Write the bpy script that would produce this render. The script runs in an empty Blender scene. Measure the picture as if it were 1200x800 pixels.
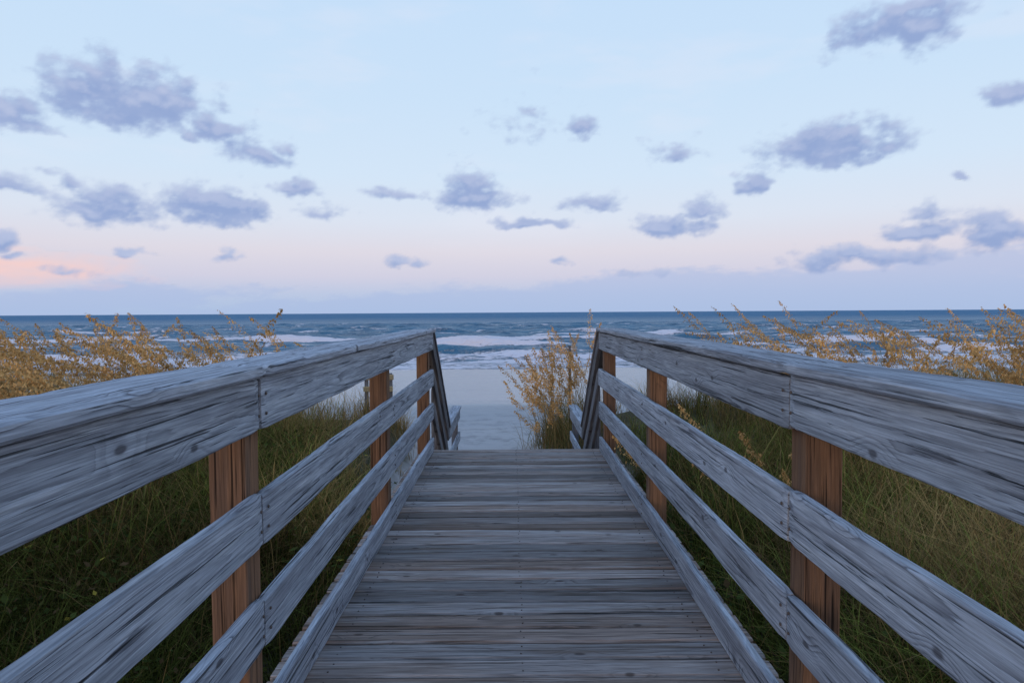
import bpy, math, random
import numpy as np
from mathutils import Vector, Matrix
random.seed(7); rng=np.random.default_rng(11)
S=bpy.context.scene
try:
    S.view_settings.view_transform='Standard'; S.view_settings.look='None'; S.view_settings.exposure=0
except Exception: pass

def srgb(r,g,b):
    f=lambda c:(c/255/12.92) if c/255<=0.04045 else ((c/255+0.055)/1.055)**2.4
    return (f(r),f(g),f(b),1)

# ---------------------------------------------------------------- node helper
class NT:
    def __init__(s,nt): s.nt=nt; nt.nodes.clear()
    def n(s,t,**k):
        nd=s.nt.nodes.new(t)
        for a,b in k.items(): setattr(nd,a,b)
        return nd
    def put(s,inp,v):
        if v is None: return
        if isinstance(v,bpy.types.NodeSocket): s.nt.links.new(v,inp)
        else: inp.default_value=v
    def m(s,op,a,b=None,c=None,clamp=False):
        nd=s.n('ShaderNodeMath',operation=op,use_clamp=clamp)
        s.put(nd.inputs[0],a); s.put(nd.inputs[1],b); s.put(nd.inputs[2],c)
        return nd.outputs[0]
    def v(s,op,a,b=None):
        nd=s.n('ShaderNodeVectorMath',operation=op)
        s.put(nd.inputs[0],a); s.put(nd.inputs[1],b)
        return nd.outputs[1] if op in('LENGTH','DISTANCE','DOT_PRODUCT') else nd.outputs[0]
    def mix(s,f,a,b,mode='MIX'):
        nd=s.n('ShaderNodeMix',data_type='RGBA',blend_type=mode)
        s.put(nd.inputs[0],f); s.put(nd.inputs[6],a); s.put(nd.inputs[7],b)
        return nd.outputs[2]
    def ss(s,x,a,b,lo=0.,hi=1.):
        nd=s.n('ShaderNodeMapRange',interpolation_type='SMOOTHSTEP')
        s.put(nd.inputs[0],x); s.put(nd.inputs[1],a); s.put(nd.inputs[2],b); s.put(nd.inputs[3],lo); s.put(nd.inputs[4],hi)
        return nd.outputs[0]
    def noise(s,vec,scale=1,detail=3,rough=.5,out=0,dist=0):
        nd=s.n('ShaderNodeTexNoise'); s.put(nd.inputs['Vector'],vec)
        nd.inputs['Scale'].default_value=scale; nd.inputs['Detail'].default_value=detail
        nd.inputs['Roughness'].default_value=rough; nd.inputs['Distortion'].default_value=dist
        return nd.outputs[out]
    def xyz(s,x,y,z):
        nd=s.n('ShaderNodeCombineXYZ'); s.put(nd.inputs[0],x); s.put(nd.inputs[1],y); s.put(nd.inputs[2],z); return nd.outputs[0]
    def sep(s,v):
        nd=s.n('ShaderNodeSeparateXYZ'); s.put(nd.inputs[0],v); return nd.outputs
    def ramp(s,f,stops):
        nd=s.n('ShaderNodeValToRGB'); s.put(nd.inputs[0],f); e=nd.color_ramp.elements
        while len(e)<len(stops): e.new(0.5)
        for i,(p,c) in enumerate(stops): e[i].position=p; e[i].color=c
        return nd.outputs[0]
def mat(name):
    m=bpy.data.materials.new(name); m.use_nodes=True; return m,NT(m.node_tree)
def finish(t,col,rough=.8,height=None,bd=.002,spec=.3,bs=1.0):
    b=t.n('ShaderNodeBsdfPrincipled'); t.put(b.inputs['Base Color'],col); t.put(b.inputs['Roughness'],rough)
    t.put(b.inputs['Specular IOR Level'],spec)
    if height is not None:
        bp=t.n('ShaderNodeBump'); bp.inputs['Distance'].default_value=bd; bp.inputs['Strength'].default_value=bs
        t.put(bp.inputs['Height'],height); t.put(b.inputs['Normal'],bp.outputs[0])
    o=t.n('ShaderNodeOutputMaterial'); t.put(o.inputs[0],b.outputs[0]); return b

# ---------------------------------------------------------------- wood
def wood(name,light,dark,stain,stain_amt=.5,ring=.0085,ringamt=.6,knotgate=.6,vary=.4,pale=None,alt=None):
    m,t=mat(name)
    P=t.n('ShaderNodeTexCoord').outputs['Object']; ro=t.n('ShaderNodeObjectInfo').outputs['Random']
    ro2=t.m('FRACT',t.m('MULTIPLY',ro,17.31)); ro3=t.m('FRACT',t.m('MULTIPLY',ro,91.7))
    off=t.xyz(t.m('MULTIPLY',ro,53.),t.m('MULTIPLY',ro2,31.),t.m('MULTIPLY',ro,19.))
    x,y,z=t.sep(P)
    def sc(a,b,c): return t.v('ADD',t.v('MULTIPLY',P,(a,b,c)),off)
    N1=t.sep(t.noise(sc(.7,2.5,2.5),1,1,.5,out=1))
    kv=t.n('ShaderNodeTexVoronoi',voronoi_dimensions='2D'); t.put(kv.inputs['Vector'],sc(2.6,5.2,0)); kv.inputs['Scale'].default_value=1
    bl=t.noise(sc(4.5,55,55),1,4,.7)
    kd=t.m('ADD',kv.outputs['Distance'],t.m('MULTIPLY',t.m('SUBTRACT',bl,.5),.09))
    gate=t.m('GREATER_THAN',t.sep(kv.outputs['Color'])[0],knotgate)
    knot=t.m('MULTIPLY',t.ss(kd,.08,.035),gate)
    knotrim=t.m('MULTIPLY',t.ss(kd,.36,.04),gate)
    y1=t.m('ADD',t.m('ADD',y,t.m('MULTIPLY',t.m('SUBTRACT',N1[0],.5),.09)),t.m('MULTIPLY',t.m('SUBTRACT',ro2,.5),.17))
    z1=t.m('ADD',t.m('ADD',z,.06),t.m('MULTIPLY',t.m('SUBTRACT',N1[1],.5),.07))
    r=t.m('SQRT',t.m('ADD',t.m('MULTIPLY',y1,y1),t.m('MULTIPLY',z1,z1)))
    r=t.m('ADD',r,t.m('MULTIPLY',knotrim,.020))
    fib=t.noise(sc(3,210,210),1,2,.7)
    r=t.m('ADD',r,t.m('MULTIPLY',fib,.0028))
    r=t.m('ADD',r,t.m('MULTIPLY',bl,.004))
    saw=t.m('FRACT',t.m('DIVIDE',r,ring))
    late=t.m('MULTIPLY',t.m('POWER',saw,2.2),t.ss(saw,1.0,.9))
    rv=t.noise(t.xyz(t.m('MULTIPLY',r,120.),ro,t.m('MULTIPLY',x,2.2)),1,2)
    late=t.m('MULTIPLY',late,t.ss(rv,.33,.70,.05,1.5))
    crack=t.ss(t.noise(sc(1.1,80,80),1,3,.6),.59,.67)
    st=t.noise(sc(.9,13,13),1,4,.65)
    col=t.mix(t.m('MULTIPLY',late,ringamt,clamp=True),light,dark)
    if alt: col=t.mix(t.m('MULTIPLY',t.ss(ro3,.35,1.),.75),col,t.mix(t.m('MULTIPLY',late,ringamt,clamp=True),alt,dark))
    col=t.mix(t.m('MULTIPLY',t.ss(st,.42,.68),stain_amt),col,stain)
    if pale:
        col=t.mix(t.m('MULTIPLY',t.ss(t.noise(sc(1.6,32,32),1,4,.7),.50,.70),.55),col,pale)
    k=t.m('MULTIPLY',t.m('ADD',.35,t.m('MULTIPLY',fib,1.3)),t.m('ADD',.45,t.m('MULTIPLY',bl,1.1)))
    k=t.m('MULTIPLY',k,t.m('ADD',1-vary/2,t.m('MULTIPLY',ro2,vary)))
    k=t.m('MULTIPLY',k,t.m('SUBTRACT',1,t.m('MULTIPLY',crack,.8)))
    col=t.mix(1,col,t.xyz(k,k,k),'MULTIPLY')
    col=t.mix(t.m('MULTIPLY',knot,.75),col,(dark[0]*.7,dark[1]*.6,dark[2]*.55,1))
    h=t.m('ADD',t.m('MULTIPLY',late,-.35),t.m('MULTIPLY',fib,.9)); h=t.m('SUBTRACT',h,t.m('MULTIPLY',crack,1.8))
    finish(t,col,.8,h,.0022,.22)
    return m
M_rail=wood('weathered_rail_wood',(.36,.39,.455,1),(.075,.078,.10,1),(.16,.16,.185,1),.55,.0088,.75,.66,.3,(.54,.57,.63,1))
M_deck=wood('weathered_deck_wood',(.33,.30,.295,1),(.085,.065,.06,1),(.17,.12,.095,1),.75,.009,.7,.58,.85,(.42,.40,.40,1),(.27,.18,.135,1))
M_post=wood('treated_post_wood',(.235,.125,.07,1),(.075,.04,.028,1),(.12,.075,.055,1),.8,.010,.6,.8)
M_dark=wood('stair_wood',(.17,.17,.19,1),(.06,.055,.06,1),(.10,.085,.08,1),.7,.010,.6,.7)
m_,t=mat('galvanised_bolt'); finish(t,t.mix(t.noise(t.n('ShaderNodeTexCoord').outputs['Object'],200),(.06,.05,.05,1),(.16,.12,.10,1)),.6); M_bolt=m_

def empty(name,loc=(0,0,0)):
    e=bpy.data.objects.new(name,None); e.location=loc; e.empty_display_size=.2; S.collection.objects.link(e); return e
def mesh_obj(name,verts,faces,mt,parent=None):
    me=bpy.data.meshes.new(name); me.from_pydata(verts,[],faces); me.materials.append(mt); me.update()
    o=bpy.data.objects.new(name,me); S.collection.objects.link(o)
    if parent: o.parent=parent
    return o
def plank(name,p0,p1,w,th,normal,parent,mt,ch=.006,wob=.0015):
    p0=Vector(p0);p1=Vector(p1); L=(p1-p0).length; X=(p1-p0).normalized(); Z=Vector(normal); Z=(Z-X*Z.dot(X)).normalized(); Y=Z.cross(X)
    a=w/2;b=th/2
    sec=[(a-ch,-b),(a,-b+ch),(a,b-ch),(a-ch,b),(-a+ch,b),(-a,b-ch),(-a,-b+ch),(-a+ch,-b)]
    n=max(2,int(L/.05)); V=[];F=[]
    ph=[random.uniform(0,6.28) for _ in range(8)]
    for i in range(n+1):
        x=-L/2+L*i/n
        dy=wob*math.sin(x*1.7+ph[0])+wob*.5*math.sin(x*5.1+ph[1]); dz=wob*math.sin(x*2.1+ph[2])
        e=.004 if i in(0,n) else 0
        for j,(yy,zz) in enumerate(sec):
            c=wob*1.1*(random.random()-.5)+wob*.8*math.sin(x*9+ph[j])
            if random.random()<.03: c-=wob*random.uniform(.5,2.)
            V.append((x,yy*(1-e/a)+dy+c*(1 if yy>0 else -1)*.6,zz*(1-e/b)+dz+(c*.5 if zz>0 else 0)))
    for i in range(n):
        for j in range(8):
            F.append((i*8+j,i*8+(j+1)%8,(i+1)*8+(j+1)%8,(i+1)*8+j))
    F.append(tuple(reversed(range(8)))); F.append(tuple(n*8+j for j in range(8)))
    o=mesh_obj(name,V,F,mt,parent)
    M=Matrix((X,Y,Z)).transposed().to_4x4(); M.translation=(p0+p1)/2; o.matrix_world=M
    return o
def bolt(p,nrm,parent,r=.008):
    V=[];F=[];n=10;nrm=Vector(nrm).normalized(); u=nrm.orthogonal().normalized(); v=nrm.cross(u)
    for k,(rr,h) in enumerate([(r,0),(r,.003),(r*.6,.005)]):
        for i in range(n):
            a=6.283*i/n; V.append(u*rr*math.cos(a)+v*rr*math.sin(a)+nrm*h)
    for k in range(2):
        for i in range(n): F.append((k*n+i,k*n+(i+1)%n,(k+1)*n+(i+1)%n,(k+1)*n+i))
    F.append(tuple(2*n+i for i in range(n)))
    o=mesh_obj('bolt',V,F,M_bolt,parent); o.location=p

XL,XR=-.865,.95; YE=7.55
# ---------------------------------------------------------------- deck
deck=empty('boardwalk_deck')
y=-1.2;i=0
while y<YE-.02:
    w=.134; dz=random.uniform(-.004,.003); sk=random.uniform(-.003,.003)
    plank('deck_board_%d'%i,(XL-.17,y+w/2+sk,-.019+dz),(XR+.17,y+w/2-sk,-.019+dz+random.uniform(-.002,.002)),w,.038,(0,random.uniform(-.015,.015),1),deck,M_deck,.009,.0016)
    for xx in (XL+.07,XR-.07,.04):
        for q in (.035,.1): bolt((xx+random.uniform(-.008,.008),y+q,dz-.0015),(0,0,1),deck,.0045)
    y+=w+random.uniform(.011,.019);i+=1
for k,xx in enumerate((XL-.1,XL+.35,.04,XR-.35,XR+.1)):
    plank('joist_%d'%k,(xx,-1.2,-.148),(xx,YE-.05,-.148),.2,.04,(1,0,0),deck,M_dark)
plank('end_beam',(XL-.17,YE-.02,-.145),(XR+.17,YE-.02,-.145),.19,.038,(0,1,0),deck,M_dark)

# ---------------------------------------------------------------- railings
H=1.53
post_y=[-.10,2.36,4.98,7.42]
segs=[(-1.2,2.345),(2.351,YE)]
for side,xin in((-1,XL),(1,XR)):
    R=empty('wooden_railing')
    rows=[(H-.22,H-.405),(H-.62,H-.805),(H-.99,H-1.165),(.155,.005)]
    for si,(a,b) in enumerate(segs):
        for ri,(zt,zb) in enumerate(rows):
            jo=random.uniform(-.004,.004)
            jz=random.uniform(-.006,.006) if ri<3 else 0
            xc=xin+side*.02+side*random.uniform(0,.005)
            plank('rail_board_%d_%d'%(ri,si),(xc,a,(zt+zb)/2+jz),(xc,b+(jo if si==0 else -.01*ri),(zt+zb)/2+jz*.5),zt-zb,.038,(-side,0,0),R,M_rail,.006,.0022)
        cx=xin+side*(.118-.02)
        plank('cap_rail_%d'%si,(cx,a,H-.197+.002*si),(cx,b+.02*si,H-.197),.235,.040,(0,0,1),R,M_rail,.008,.0024)
    for k,py in enumerate(post_y):
        px=xin+side*(.045+.062)
        plank('post_%d'%k,(px,py,-1.6),(px,py,H-.222),.125,.125,(0,-1,0),R,M_post,.005,.001)
        for (zt,zb) in rows:
            for dz in (.035,-.035):
                if k==1:
                    for dy in(-.035,.035): bolt((xin+side*.0,py+dy-.01,(zt+zb)/2+dz),(-side,0,0),R,.006)
                else: bolt((xin+side*.0,py,(zt+zb)/2+dz),(-side,0,0),R,.006)

# ---------------------------------------------------------------- stairs and lower landing
st=empty('beach_stairs')
y0,y1,zl=YE,9.35,-1.36
ns=8
for k in range(1,ns):
    zz=zl*k/ns; yy=y0+(y1-y0)*(k-.5)/ns
    for q in(0,1): plank('tread_%d_%d'%(k,q),(XL-.02,yy-.06+q*.125,zz),(XR+.02,yy-.06+q*.125,zz),.12,.036,(0,0,1),st,M_deck)
for k,xx in enumerate((XL,.04,XR)):
    plank('stringer_%d'%k,(xx,y0,-.16),(xx,y1,zl-.10),.24,.04,(1,0,0),st,M_dark)
yl=11.3
j=0;yy=y1
while yy<yl:
    plank('landing_board_%d'%j,(XL-.1,yy+.07,zl),(XR+.1,yy+.07,zl),.137,.036,(0,0,1),st,M_deck); yy+=.145;j+=1
for side,xin in((-1,XL),(1,XR)):
    R=empty('stair_railing')
    xc=xin+side*.02
    dz=zl
    for ri,(zt,w) in enumerate(((H-.22,.16),(H-.60,.14),(H-.97,.14))):
        zc=zt-w/2-.03
        plank('sloped_rail_%d'%ri,(xc,y0+.02,zc),(xc,y1,zc+dz),w,.036,(-side,0,0),R,M_dark)
        plank('level_rail_%d'%ri,(xc,y1+.03,zc+dz+.02),(xc,yl,zc+dz+.02),w,.036,(-side,0,0),R,M_rail)
    cx=xin+side*.06
    plank('sloped_cap',(cx,y0+.01,H-.21),(cx,y1,H-.21+dz),.15,.038,(0,0,1),R,M_dark)
    plank('level_cap',(cx,y1+.01,H-.20+dz),(cx,yl+.04,H-.20+dz),.15,.038,(0,0,1),R,M_rail)
    for k,(py,ptop) in enumerate(((8.45,H-.25+dz*.5),(y1+.05,H-.23+dz),(yl-.1,H-.23+dz))):
        plank('post_%d'%k,(xin+side*.09,py,-2.6),(xin+side*.09,py,ptop),.1,.1,(0,-1,0),R,M_dark)

# ---------------------------------------------------------------- numpy value noise
perm=rng.random((256,256))
def vn(x,y):
    x=np.asarray(x,float);y=np.asarray(y,float)
    xi=np.floor(x).astype(int);yi=np.floor(y).astype(int);fx=x-xi;fy=y-yi
    fx=fx*fx*fx*(fx*(fx*6-15)+10);fy=fy*fy*fy*(fy*(fy*6-15)+10)
    g=lambda a,b:perm[a&255,b&255]
    return (g(xi,yi)*(1-fx)+g(xi+1,yi)*fx)*(1-fy)+(g(xi,yi+1)*(1-fx)+g(xi+1,yi+1)*fx)*fy
def fbm(x,y,o=4,gain=.5):
    s=0;a=1.;tot=0; x=np.asarray(x,float); y=np.asarray(y,float)
    for i in range(o):
        s=s+a*vn(x+i*17.3,y+i*9.1); tot+=a; a*=gain
        x,y=(x*.8-y*.6)*2,(x*.6+y*.8)*2
    return s/tot
def sst(x,a,b):
    t=np.clip((x-a)/(b-a),0,1); return t*t*(3-2*t)
SEA=-2.0
def dune_mask(x,y):
    edge=15.5+2.2*(fbm(x*.22+5,x*.09+3)-.5)*2+np.where(x>0,.4,0)
    d=1-sst(y,edge-1.6,edge+2.2)
    cl=-1.75-.05*(y-8); cr=1.50-.30*np.clip(y-11,0,5)
    cor=sst(y,6.5,9.0)*sst(x,cl-.7,cl+.5)*(1-sst(x,cr-.5,cr+1.1))
    return d*(1-cor), d
def height(x,y):
    x=np.asarray(x,float);y=np.asarray(y,float)
    beach=np.interp(y,[-400,8,14,22,30,41,60,90,200],[-1.4,-1.45,-1.5,-1.68,-1.85,-2.0,-2.5,-3.4,-8])
    beach=beach+.10*(fbm(x*.08,y*.12,3)-.5)*(1-sst(y,50,80))+.09*(fbm(x*.9,y*.9,4)-.5)*(1-sst(y,18,28))
    m,d=dune_mask(x,y)
    top=-.62+np.clip((np.abs(x)-3)*np.where(x<0,.075,.05),0,.65)+.45*(fbm(x*.25,y*.25,3)-.5)+.12*(fbm(x*1.3,y*1.3,2)-.5)
    near=1-sst(np.abs(x-.04),1.3,2.6)*1.0
    top=top-near*.15*(y<9)
    return beach*(1-m)+top*m
def nonuni(lo,hi,core0,core1,step,grow=1.12):
    a=list(np.arange(core0,core1+1e-6,step)); s=step
    while a[-1]<hi: s*=grow; a.append(min(hi,a[-1]+s))
    s=step; b=[]; q=core0
    while q>lo: s*=grow; q=max(lo,q-s); b.append(q)
    return np.array(b[::-1]+a)
def grid_mesh(name,xs,ys,zf,mt,attr=None,smooth=True):
    X,Y=np.meshgrid(xs,ys); Z=zf(X,Y)
    co=np.stack([X,Y,Z],-1).reshape(-1,3).astype(np.float32)
    nx,ny=len(xs),len(ys)
    i=np.arange(nx*ny).reshape(ny,nx)
    f=np.stack([i[:-1,:-1],i[:-1,1:],i[1:,1:],i[1:,:-1]],-1).reshape(-1,4)
    return np_mesh(name,co,f,mt,attr(X,Y).reshape(-1) if attr else None,smooth)
def np_mesh(name,co,f,mt,att=None,smooth=True,col=None):
    me=bpy.data.meshes.new(name); me.vertices.add(len(co)); me.vertices.foreach_set('co',co.astype(np.float32).ravel())
    me.loops.add(f.size); me.loops.foreach_set('vertex_index',f.astype(np.int32).ravel())
    me.polygons.add(len(f)); me.polygons.foreach_set('loop_start',np.arange(0,f.size,4,dtype=np.int32))
    try: me.polygons.foreach_set('loop_total',np.full(len(f),4,dtype=np.int32))
    except Exception: pass
    me.polygons.foreach_set('use_smooth',np.full(len(f),smooth))
    me.update(calc_edges=True); me.validate()
    if att is not None:
        a=me.attributes.new('mask','FLOAT','POINT'); a.data.foreach_set('value',att.astype(np.float32))
    if col is not None:
        a=me.attributes.new('tint','FLOAT_COLOR','POINT'); a.data.foreach_set('color',col.astype(np.float32).ravel())
    me.materials.append(mt); o=bpy.data.objects.new(name,me); S.collection.objects.link(o); return o

# ---------------------------------------------------------------- ground material
m_,t=mat('sand_and_dune_soil')
P=t.n('ShaderNodeNewGeometry').outputs['Position']; px,py,pz=t.sep(P)
dm=t.n('ShaderNodeAttribute',attribute_name='mask').outputs['Fac']
wet=t.ss(t.m('ADD',py,t.m('MULTIPLY',t.noise(t.v('MULTIPLY',P,(.12,.5,0)),1,3),8.)),21.,31.)
g=t.noise(P,60,3,.7); g2=t.noise(P,2.2,4,.6)
sand=t.mix(g,(.38,.355,.355,1),(.57,.52,.51,1)); sand=t.mix(t.ss(g2,.45,.7),sand,(.33,.305,.305,1))
wetc=t.mix(t.noise(t.v('MULTIPLY',P,(.3,1.2,0)),1,3),(.17,.20,.25,1),(.28,.30,.34,1))
c=t.mix(wet,sand,wetc)
soil=t.mix(t.noise(P,5,4,.7),(.03,.032,.012,1),(.12,.09,.05,1))
c=t.mix(dm,c,soil)
b=finish(t,c,t.m('SUBTRACT',.9,t.m('MULTIPLY',wet,.68)),t.m('ADD',t.m('MULTIPLY',g2,t.m('SUBTRACT',1,wet)),t.m('MULTIPLY',g,.06)),.08,t.m('ADD',.2,t.m('MULTIPLY',wet,.3)))
M_ground=m_
def dm_attr(X,Y):
    m,d=dune_mask(X,Y); n=fbm(X*1.5,Y*1.5,3)
    return np.clip(sst(m+(n-.5)*.4,.3,.6),0,1)
xs=nonuni(-3000,3000,-26,26,.16,1.18); ys=nonuni(-400,110,-4,42,.16,1.18)
grid_mesh('beach_ground',xs,ys,height,M_ground,dm_attr)

# ---------------------------------------------------------------- ocean
cr=[(46,.15,1.4),(52,.34,1.8),(60,.48,2.1),(70,.58,2.5),(82,.6,2.8),(97,.6,3.1),(117,.55,3.6),(142,.5,4.),(175,.5,4.5)]
def crest_y(k,x): return cr[k][0]+ (fbm(x*.025+k*7,x*.01+k*3.3,5)-.5)*cr[k][0]*.15
def crest_a(k,x): return np.clip((fbm(x*.045+k*13.7,x*.02+k*5.1,4)-.33-.010*k)*4.2,0,1)
rng_w=[(rng.uniform(1.6,10),rng.uniform(-.6,.6),rng.uniform(0,6.28)) for _ in range(16)]
def sea_z(X,Y):
    fade=(1-sst(np.abs(X),200,248))*(1-sst(Y,200,248)); z=np.zeros_like(X)
    for k in range(16):
        lam=rng_w[k][0];th=rng_w[k][1];kk=6.283/lam
        w=.016*lam*np.sin(kk*(Y*np.cos(th)+X*np.sin(th))+rng_w[k][2]+2.5*fbm(X*.05,Y*.05+k,2))
        z=z+w*np.clip(.3+1.2*vn(X*.04+k*3,Y*.06+k),0,1)
    z=z*sst(Y,40,60)
    for k,(c,a,wd) in enumerate(cr):
        s=Y-crest_y(k,X); A=a*crest_a(k,X)
        z=z+A*np.where(s<0,np.exp(-(s/(wd*.38))**2),np.exp(-(s/(wd*1.3))**2))
    z=z+(fbm(X*.9,Y*.9,3)-.5)*.24*sst(Y,42,55)
    return SEA+z*fade
def foam(X,Y):
    f=np.zeros_like(X)
    for k,(c,a,wd) in enumerate(cr):
        s=Y-crest_y(k,X); A=crest_a(k,X); stf=(1,1,1,1,.95,.85,.7,.5,.4)[k]
        up=np.where(s<0,np.exp(-(s/(wd*(.7 if k<4 else .5)))**2),np.exp(-(s/(wd*.2))**2))
        f=np.maximum(f,A*up*stf)
        tr=np.exp(-((s+wd*1.4)/(wd*1.2))**2)*.44*(k<4); f=np.maximum(f,A*tr)
    wash=(1-sst(Y,54,74))*sst(Y,39.5,42)*(.24+.72*fbm(X*.05,Y*.5,4)); f=np.maximum(f,wash)
    caps=sst(fbm(X*.22,Y*.7+40,3),.63,.76)*.55*sst(Y,56,70); f=np.maximum(f,caps)
    return np.clip(f,0,1)
m_,t=mat('sea_water')
P=t.n('ShaderNodeNewGeometry').outputs['Position']
fm=t.n('ShaderNodeAttribute',attribute_name='mask').outputs['Fac']
n1=t.noise(t.v('MULTIPLY',P,(.9,1.8,1)),1,4,.65); n2=t.noise(t.v('MULTIPLY',P,(.012,.05,0)),1,5,.7); n3=t.noise(t.v('MULTIPLY',P,(.18,.6,.0)),1,4,.65)
fn=t.noise(t.v('MULTIPLY',P,(1.3,2.6,2.6)),1,5,.7)
fo=t.ss(t.m('ADD',fm,t.m('MULTIPLY',t.m('SUBTRACT',fn,.5),1.3)),.38,.60)
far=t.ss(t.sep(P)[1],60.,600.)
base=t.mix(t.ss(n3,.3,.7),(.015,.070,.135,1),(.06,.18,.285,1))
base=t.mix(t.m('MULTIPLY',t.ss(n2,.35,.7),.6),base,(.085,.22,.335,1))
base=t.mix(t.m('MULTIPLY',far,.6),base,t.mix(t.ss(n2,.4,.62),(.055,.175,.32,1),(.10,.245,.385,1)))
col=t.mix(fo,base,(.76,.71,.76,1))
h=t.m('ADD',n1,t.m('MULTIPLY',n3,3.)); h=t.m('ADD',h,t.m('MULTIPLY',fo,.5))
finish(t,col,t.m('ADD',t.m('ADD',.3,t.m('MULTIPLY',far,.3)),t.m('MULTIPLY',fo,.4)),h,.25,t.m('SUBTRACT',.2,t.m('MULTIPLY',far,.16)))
M_sea=m_
ysea=np.concatenate([np.arange(37,110,.2),np.arange(110,250.2,.4)])
sea=grid_mesh('ocean',np.linspace(-250,250,900),ysea,sea_z,M_sea,foam)
B=40000
V=[];F=[]
def q(x0,x1,ya,yb):
    n=len(V); V.extend([(x0,ya,SEA),(x1,ya,SEA),(x1,yb,SEA),(x0,yb,SEA)]); F.append((n,n+1,n+2,n+3))
yb=float(ysea[-1])
q(-B,B,yb,1200);q(-B,B,1200,B);q(-B,-250,37,yb);q(250,B,37,yb)
o=mesh_obj('open_water',V,F,M_sea,sea)

# ---------------------------------------------------------------- vegetation
m_,t=mat('grass_blades'); c=t.n('ShaderNodeAttribute',attribute_name='tint').outputs['Color']
bs=t.n('ShaderNodeBsdfDiffuse'); t.put(bs.inputs[0],c)
tr=t.n('ShaderNodeBsdfTranslucent'); t.put(tr.inputs[0],c); mx=t.n('ShaderNodeMixShader'); mx.inputs[0].default_value=.3
t.put(mx.inputs[1],bs.outputs[0]);t.put(mx.inputs[2],tr.outputs[0]); o_=t.n('ShaderNodeOutputMaterial'); t.put(o_.inputs[0],mx.outputs[0]); M_grass=m_

def strips(root,head,h,lean,w,col0,col1,T=(0,.35,.7,1.),droop=.35):
    N=len(root); L=len(T); co=np.zeros((N,L,2,3)); cc=np.zeros((N,L,2,4)); cc[...,3]=1
    d=np.stack([np.cos(head),np.sin(head),0*head],-1); pr=np.stack([-np.sin(head),np.cos(head),0*head],-1)
    for i,tt in enumerate(T):
        c=root+d*(lean*tt**2)[:,None]; c[:,2]+=h*(tt-droop*(lean/np.maximum(h,.05))*tt**2.6)
        ww=w*(1-tt**1.8*.93)/2
        co[:,i,0]=c-pr*ww[:,None]; co[:,i,1]=c+pr*ww[:,None]
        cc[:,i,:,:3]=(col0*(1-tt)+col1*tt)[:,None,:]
    base=(np.arange(N)*L*2)[:,None]
    f=np.concatenate([base+np.array([[2*i,2*i+1,2*i+3,2*i+2]]) for i in range(L-1)],0)
    return co.reshape(-1,3),f,cc.reshape(-1,4)
def merge(parts):
    cs=[];fs=[];ks=[];n=0
    for c,f,k in parts: cs.append(c);fs.append(f+n);ks.append(k);n+=len(c)
    return np.concatenate(cs),np.concatenate(fs),np.concatenate(ks)

NC=10000
cx=np.concatenate([rng.uniform(-24,24,NC),rng.uniform(-7,8,NC*6//10)]); cy=np.concatenate([rng.uniform(-.5,18.5,NC),rng.uniform(.3,10,NC*6//10)])
m,_=dune_mask(cx,cy); dens=fbm(cx*.5+3,cy*.5,3)
ok=(m>.4)&(rng.random(len(cx))<sst(dens,.2,.55)*.7+.3)&~((cx>-1.35)&(cx<1.45)&(cy<11.6))
cx,cy=cx[ok],cy[ok]
nb=24
# each tuft has its own colour and height so the mass breaks into light and dark clumps
tb=rng.uniform(.4,1.5,len(cx)); th=rng.uniform(.6,1.4,len(cx)); tg=rng.random(len(cx))
rx=np.repeat(cx,nb)+rng.normal(0,.10,len(cx)*nb); ry=np.repeat(cy,nb)+rng.normal(0,.10,len(cx)*nb)
tb=np.repeat(tb,nb);th=np.repeat(th,nb);tg=np.repeat(tg,nb)
ok=~((rx>-1.12)&(rx<1.2)&(ry<11.5)); rx,ry,tb,th,tg=rx[ok],ry[ok],tb[ok],th[ok],tg[ok]
N=len(rx); rz=height(rx,ry)-.02
hh=rng.uniform(.28,.85,N)*(.7+.7*fbm(rx*.4,ry*.4+9,2))*th
nearb=np.clip((np.abs(rx)-1.1)/1.2,0,1); hh*=.6+.4*nearb
hh*=np.where((rx<0)&(ry<5),.85,1)
lean=hh*rng.uniform(.3,1.2,N); head=rng.uniform(0,6.283,N)
br=rng.random(N); patch=fbm(rx*.55+20,ry*.55,3); patch2=fbm(rx*.8+60,ry*.8,3)
green=np.stack([.18+0*br,.195+0*br,.045+0*br],-1)*(.4+1.0*br)[:,None]*tb[:,None]
brown=np.stack([.23+0*br,.15+0*br,.065+0*br],-1)*(.5+.8*br)[:,None]
gold=np.stack([.54+0*br,.34+0*br,.13+0*br],-1)*(.5+.7*br)[:,None]
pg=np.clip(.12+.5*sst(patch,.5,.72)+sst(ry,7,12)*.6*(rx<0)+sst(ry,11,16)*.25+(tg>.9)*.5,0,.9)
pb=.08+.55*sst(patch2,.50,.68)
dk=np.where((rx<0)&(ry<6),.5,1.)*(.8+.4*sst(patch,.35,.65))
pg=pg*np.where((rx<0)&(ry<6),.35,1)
isg=(rng.random(N)<pg)[:,None]; isb=(rng.random(N)<pb)[:,None]
gb=np.where(isb,brown,green)
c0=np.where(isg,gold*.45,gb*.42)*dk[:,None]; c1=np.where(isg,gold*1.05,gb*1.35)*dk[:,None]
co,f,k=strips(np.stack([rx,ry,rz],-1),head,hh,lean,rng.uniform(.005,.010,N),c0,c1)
np_mesh('dune_grass',co,f,M_grass,None,True,k)

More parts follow.
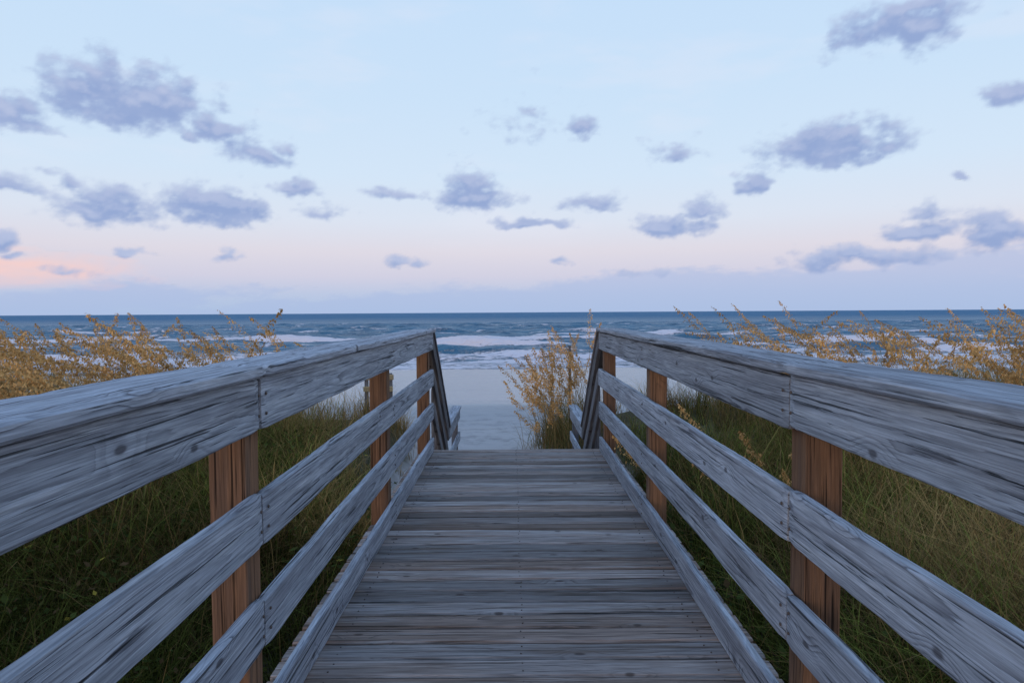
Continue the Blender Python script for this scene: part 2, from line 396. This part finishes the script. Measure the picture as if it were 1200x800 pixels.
NL=34000
lx=rng.uniform(-9,-1.15,NL); ly=rng.uniform(.2,10,NL)
lx2=rng.uniform(1.25,8,NL//2); ly2=rng.uniform(.4,10,NL//2); lx=np.append(lx,lx2); ly=np.append(ly,ly2)
keep=fbm(lx*.9,ly*.9,3)+rng.normal(0,.05,len(lx))>.49; lx,ly=lx[keep],ly[keep]; N=len(lx)
lz=height(lx,ly)+rng.random(N)**1.2*(.25+.35*fbm(lx*1.5,ly*1.5,2))
hd=rng.uniform(0,6.283,N); ln=rng.uniform(.03,.08,N); tilt=rng.uniform(-.5,.9,N)
d=np.stack([np.cos(hd)*np.cos(tilt),np.sin(hd)*np.cos(tilt),np.sin(tilt)],-1); p=np.stack([-np.sin(hd),np.cos(hd),rng.uniform(-.4,.4,N)],-1)
r0=np.stack([lx,ly,lz],-1)
co=np.stack([r0,r0+d*(ln*.45)[:,None]+p*(ln*.33)[:,None],r0+d*ln[:,None],r0+d*(ln*.45)[:,None]-p*(ln*.33)[:,None]],1).reshape(-1,3)
f=np.arange(4*N).reshape(N,4); br=rng.random(N)
cl=np.stack([.07*(.4+br),.09*(.4+br),.026*(.4+br)],-1); yel=rng.random(N)<.03; cl[yel]=(.42,.33,.06); bn=rng.random(N)<.15; cl[bn]=(.13,.08,.04)
k=np.concatenate([np.repeat(cl,4,0),np.ones((4*N,1))],1)
np_mesh('dune_vines',co,f,M_grass,None,False,k)

# sea oats
def oats(name,xs,ys,hs,leanrange,hdir,spread=.7,leaves=7,size=1.0):
    N=len(xs); root=np.stack([xs,ys,height(xs,ys)-.03],-1)
    head=hdir+rng.normal(0,spread,N); lean=hs*rng.uniform(*leanrange,N)
    T=(0,.2,.4,.6,.75,.88,1.)
    br=rng.uniform(.7,1.3,N)[:,None]
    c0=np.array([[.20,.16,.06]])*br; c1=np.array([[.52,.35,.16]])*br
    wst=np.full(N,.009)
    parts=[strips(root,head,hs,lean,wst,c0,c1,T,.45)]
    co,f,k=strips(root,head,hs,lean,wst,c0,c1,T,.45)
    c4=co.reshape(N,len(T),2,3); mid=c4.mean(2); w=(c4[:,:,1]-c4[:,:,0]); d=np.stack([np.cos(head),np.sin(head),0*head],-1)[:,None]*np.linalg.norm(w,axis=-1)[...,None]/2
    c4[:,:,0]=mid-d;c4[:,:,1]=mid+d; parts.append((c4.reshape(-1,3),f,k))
    ns=130; hl=rng.uniform(.70,.82,N)[:,None]
    u=np.tile(np.linspace(0,1,ns),(N,1)); tt=hl+(1.08-hl)*u+rng.normal(0,.006,(N,ns))
    D=np.stack([np.cos(head),np.sin(head),0*head],-1)
    c=root[:,None]+D[:,None]*(lean[:,None]*tt**2)[...,None]; c[...,2]+=hs[:,None]*(tt-.45*(lean/hs)[:,None]*tt**2.6)
    env=np.sin(np.clip(u,0,1)**.8*3.1+.04)**.6*(.6+.8*vn(u*9,np.arange(N)[:,None]*3.7))
    side=head[:,None]+np.pi*.5+rng.normal(0,1.2,(N,ns))+np.where(rng.random((N,ns))<.5,0,np.pi)
    rad=rng.uniform(.1,1,(N,ns))*.065*size*env
    off=np.stack([np.cos(side)*rad,np.sin(side)*rad,-rad*rng.uniform(.3,1.5,(N,ns))],-1)
    c=(c+off).reshape(-1,3); n=len(c)
    a=rng.uniform(0,6.283,n); el=rng.uniform(-1.4,-.2,n); l=rng.uniform(.024,.042,n)*size
    d1=np.stack([np.cos(a)*np.cos(el),np.sin(a)*np.cos(el),np.sin(el)],-1); p1=np.stack([-np.sin(a),np.cos(a),rng.uniform(-.5,.5,n)],-1)
    q4=np.stack([c,c+d1*(l*.45)[:,None]+p1*(l*.26)[:,None],c+d1*l[:,None],c+d1*(l*.45)[:,None]-p1*(l*.26)[:,None]],1).reshape(-1,3)
    sc_=rng.uniform(.65,1.25,n)[:,None]*np.array([[.78,.47,.19]])
    sc_*=np.repeat(rng.uniform(.6,1.15,N),ns)[:,None]
    parts.append((q4,np.arange(4*n).reshape(n,4),np.concatenate([np.repeat(sc_,4,0),np.ones((4*n,1))],1)))
    M=N*leaves; ii=rng.integers(0,N,M); rr=root[ii]+np.stack([rng.normal(0,.10,M),rng.normal(0,.10,M),np.zeros(M)],-1)
    h2=hs[ii]*rng.uniform(.3,.78,M); b2=rng.uniform(.5,1.2,M)[:,None]
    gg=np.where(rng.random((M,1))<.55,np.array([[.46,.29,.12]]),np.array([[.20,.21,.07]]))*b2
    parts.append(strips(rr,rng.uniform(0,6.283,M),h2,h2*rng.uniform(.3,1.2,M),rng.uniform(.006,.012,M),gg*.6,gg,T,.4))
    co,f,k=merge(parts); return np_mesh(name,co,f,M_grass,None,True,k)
def scat(n,x0,x1,y0,y1,cl=12):
    k=max(1,n//cl); ax=rng.uniform(x0,x1,k); ay=rng.uniform(y0,y1,k); i=rng.integers(0,k,n)
    return ax[i]+rng.normal(0,.4,n),ay[i]+rng.normal(0,.4,n)
sets=[scat(400,-13,-3.6,7.5,13.5,7),scat(170,-7.2,-3.0,6.5,11,5),scat(320,4.0,14,8,14,6),scat(110,4.0,8.5,6.5,10,3)]
xx=np.concatenate([s[0] for s in sets]);yy=np.concatenate([s[1] for s in sets])
ok=np.abs(xx)>1.6; xx,yy=xx[ok],yy[ok]
hz=height(xx,yy)
tip=np.where(xx<0,-.95+.95*rng.random(len(xx))**1.3,-.95+1.0*rng.random(len(xx))**1.3)*yy/10.
hs=np.clip((H+tip-hz)*1.2,.5,2.6)
oats('sea_oats',xx,yy,hs,(.3,.65),math.pi,.9,10,1.2)
n=80; oats('sea_oats_clump',rng.normal(1.05,.34,n),rng.uniform(12.6,15,n),rng.uniform(1.1,2.4,n),(.15,.45),math.pi,1.2,14,1.3)
n=9; oats('sea_oats_clump',rng.normal(2.15,.25,n),rng.uniform(5.2,6.8,n),rng.uniform(.8,1.4,n),(.2,.5),math.pi,1.1)

# small structures
wp=empty('wooden_post')
plank('shaft',(1.2,14.2,-1.6),(1.2,14.2,.80),.05,.05,(0,-1,0),wp,M_dark); plank('post_cap',(1.2,14.2,.805),(1.2,14.2,.83),.065,.065,(0,-1,0),wp,M_dark,.004)
M_tan=wood('pale_lumber',(.40,.32,.19,1),(.2,.14,.08,1),(.24,.18,.11,1),.4,.01,.5,.8)
sg=empty('dune_crossing_sign')
for k,xx_ in enumerate((-3.0,-2.5)): plank('sign_leg_%d'%k,(xx_,14.0,-1.2),(xx_,14.0,.30),.07,.07,(0,-1,0),sg,M_dark)
plank('sign_board_0',(-3.07,13.94,.22),(-2.43,13.94,.22),.11,.03,(0,-1,0),sg,M_tan); plank('sign_board_1',(-3.05,13.94,-.02),(-2.45,13.94,-.02),.11,.03,(0,-1,0),sg,M_tan)

# ---------------------------------------------------------------- world
W=bpy.data.worlds.new('World'); S.world=W; W.use_nodes=True; t=NT(W.node_tree)
sun_el=math.radians(7); sun_az=math.radians(200)
D=t.v('NORMALIZE',t.n('ShaderNodeTexCoord').outputs['Generated']); dx,dy,dz=t.sep(D)
el=t.m('MULTIPLY',t.m('ARCSINE',dz),57.2958)
stops=[(-2,(170,192,224)),(0,(174,197,229)),(1.5,(188,202,231)),(3.0,(211,210,230)),(5.0,(225,220,232)),(7.5,(222,230,245)),(11,(214,232,251)),(17,(206,229,252)),(27,(198,225,253)),(45,(158,197,244)),(90,(125,168,230))]
f=t.m('DIVIDE',t.m('ADD',el,2.),92.,clamp=True)
grad=t.ramp(f,[((e+2)/92,srgb(*c)) for e,c in stops])
warm=t.m('MULTIPLY',t.ss(t.m('MULTIPLY',dy,-1.),.1,.9),t.ss(el,32.,2.))
grad=t.mix(t.m('MULTIPLY',warm,.6),grad,srgb(250,196,150))
nis=t.n('ShaderNodeTexSky',sky_type='NISHITA'); nis.sun_disc=False; nis.sun_elevation=sun_el; nis.sun_rotation=sun_az
fin=t.mix(.04,grad,t.v('MULTIPLY',nis.outputs[0],(.1,.1,.1)))
fin=t.mix(t.ss(el,0.,-3.),fin,(.25,.27,.32,1))
bg=t.n('ShaderNodeBackground'); t.put(bg.inputs[0],fin); bg.inputs[1].default_value=1.0
o_=t.n('ShaderNodeOutputWorld'); t.put(o_.inputs[0],bg.outputs[0])

# ---------------------------------------------------------------- clouds: thin luminous shells 25 km out, density per vertex
clouds=[(165,120,100,38,1.2),(110,112,50,26,1.05),(250,155,40,18,1.05),(30,137,52,22,1.15),(130,243,72,24,1.2),(258,245,60,26,1.2),(300,183,42,14,.75),(345,176,18,11,.85),(85,212,22,9,.6),(355,220,22,10,.95),(8,277,22,14,1.1),(20,216,48,8,.7),(260,298,14,8,1),(168,295,20,6,.9),(95,316,32,6,.8),(375,250,34,11,.7),(465,231,34,8,.8),(563,233,46,25,1.25),(625,263,46,6,1),(690,241,34,12,1),(688,156,20,13,1.05),(785,269,42,13,1.15),(825,248,28,13,1.1),(880,218,26,13,1.15),(970,180,80,27,1.25),(1050,45,84,30,1.1),(1190,118,46,18,1.05),(790,183,30,14,.5),(620,150,28,22,.22),(655,309,20,6,.9),(475,305,24,5,.8),(1000,306,80,13,1.15),(1078,278,54,12,1.05),(1172,278,52,26,1.25),(1122,210,13,6,.8),(548,197,18,11,.4),(1080,257,36,11,.6),(750,320,40,6,.5),(35,296,18,5,.7)]
CL=[]
for (cx_,cy_,a,b_,wt) in clouds:
    A=math.degrees(math.atan((cx_-601)/800)); rr=math.hypot(800,cx_-601)
    E=math.degrees(math.atan((366-cy_)/rr)); CL.append((A,E,math.degrees(a/rr)*(800/rr)*1.12,math.degrees(b_/rr)*1.2,wt))
r2=np.random.default_rng(5)
for _ in range(70):
    A=r2.uniform(48,312); E=r2.uniform(3,34); s_=r2.uniform(1.5,6); CL.append((A if A<180 else A-360,E,s_,s_*r2.uniform(.25,.4),r2.uniform(.6,1)))
step=.11
def dens_at(a,e):
    wx=(fbm(a*.38+3,e*.6+1,4)-.5)*3.2; wy=(fbm(a*.38+31,e*.6+17,4)-.5)*1.3
    A_,E_=a+wx,e+wy; fld=np.full(a.shape,-3.)
    for (A,E,sx,sy,wt) in CL:
        if abs(A-a.mean())>sx*3+14: continue
        ey=(E_-E); ey=np.where(ey<0,ey*1.45,ey)
        fld=np.maximum(fld,(1.15-np.hypot((A_-A)/sx,ey/sy))*wt)
    fine=fbm(a*.80,e*1.3,6,.55)
    return fld,fine
tot_c=[];tot_f=[];tot_k=[];n0=0
def cover(A0,A1,E0,E1,st,Rr):
    global n0
    aa=np.arange(A0,A1+st/2,st); ee=np.arange(E0,E1+st/2,st); a,e=np.meshgrid(aa,ee)
    fld,fine=dens_at(a,e)
    den=sst(fld+(fine-.5)*1.3,-.02,.85)*.96
    bank=fbm(a*.14+9,e*.5,6,.6)*5.0-.5+sst(a,-12,30)*1.9
    bk=sst(bank-e,.0,1.1)*.62*(1-sst(np.abs(a),100,160))
    ci=sst(fbm(a*.07+50,e*.26,5,.6),.52,.8)*.2*sst(e,3,8)*(1-sst(e,26,34))
    pk=np.clip(1.15-np.hypot((a+36+(fine-.5)*6)/8.5,(e-3.2+(fbm(a*.3,e*1.5)-.5)*1.6)/1.2),0,1)*.75
    fld2,fine2=dens_at(a,e+.6)
    lit=sst((fld+(fine-.5)*1.35)-(fld2+(fine2-.5)*1.35),-.1,.7)
    c_lo=np.array(srgb(146,167,211)[:3]);c_hi=np.array(srgb(186,197,227)[:3])
    sh=np.clip(.05+.6*lit+.6*(fbm(a*.6+70,e*1.1,4)-.45),0,1)[...,None]
    cc=c_lo*(1-sh)+c_hi*sh
    layers=[(ci,np.array(srgb(236,234,246)[:3])),(bk,np.array(srgb(172,190,227)[:3])),(pk,np.array(srgb(250,208,200)[:3])),(den,cc)]
    al=np.zeros(a.shape); col=np.zeros(a.shape+(3,))
    for (x_,c_) in layers:
        col=col*(1-x_[...,None])+c_*x_[...,None]; al=al+x_-al*x_
    colu=col/np.maximum(al,1e-4)[...,None]
    ar,er=np.radians(a),np.radians(e)
    co=np.stack([np.sin(ar)*np.cos(er),np.cos(ar)*np.cos(er),np.sin(er)],-1).reshape(-1,3)*Rr
    ny,nx=a.shape; i=np.arange(nx*ny).reshape(ny,nx)
    f=np.stack([i[:-1,:-1],i[:-1,1:],i[1:,1:],i[1:,:-1]],-1).reshape(-1,4)
    alr=al.reshape(-1); f=f[alr[f].max(1)>.004]
    tot_c.append(co);tot_f.append(f+n0);tot_k.append(np.concatenate([colu.reshape(-1,3),alr[:,None]],1)); n0+=len(co)
for A0 in range(-50,50,10): cover(A0,A0+10,.0,29,step,25000)
for A0 in list(range(-180,-50,10))+list(range(50,180,10)): cover(A0,A0+10,.0,40,.3,25000)
m_,t=mat('cloud_vapour'); at=t.n('ShaderNodeAttribute',attribute_name='tint')
em=t.n('ShaderNodeEmission'); t.put(em.inputs[0],at.outputs['Color']); tp=t.n('ShaderNodeBsdfTransparent'); mx=t.n('ShaderNodeMixShader')
t.put(mx.inputs[0],at.outputs['Alpha']);t.put(mx.inputs[1],tp.outputs[0]);t.put(mx.inputs[2],em.outputs[0]); o_=t.n('ShaderNodeOutputMaterial'); t.put(o_.inputs[0],mx.outputs[0])
try: m_.cycles.emission_sampling='NONE'
except Exception: pass
cf=np.concatenate(tot_f); cc_=np.concatenate(tot_c); ck=np.concatenate(tot_k)
used=np.unique(cf); remap=np.zeros(len(cc_),int); remap[used]=np.arange(len(used))
np_mesh('clouds',cc_[used],remap[cf],m_,None,True,ck[used])

L=bpy.data.lights.new('sun','SUN'); L.energy=.6; L.angle=math.radians(12); L.color=(1,.78,.62)
lo=bpy.data.objects.new('sun',L); S.collection.objects.link(lo)
dirv=Vector((math.sin(sun_az)*math.cos(sun_el),math.cos(sun_az)*math.cos(sun_el),math.sin(sun_el)))
lo.rotation_euler=dirv.to_track_quat('Z','Y').to_euler()

# ---------------------------------------------------------------- camera
cam=bpy.data.cameras.new('camera'); cam.lens=24; cam.sensor_width=36; cam.clip_start=.05; cam.clip_end=60000
co_=bpy.data.objects.new('camera',cam); S.collection.objects.link(co_)
co_.location=(0,0,H)
pitch=math.atan(34/800); roll=math.radians(-.35)
co_.rotation_euler=(Matrix.Rotation(math.radians(90)-pitch,4,'X')@Matrix.Rotation(roll,4,'Z')).to_euler()
S.camera=co_
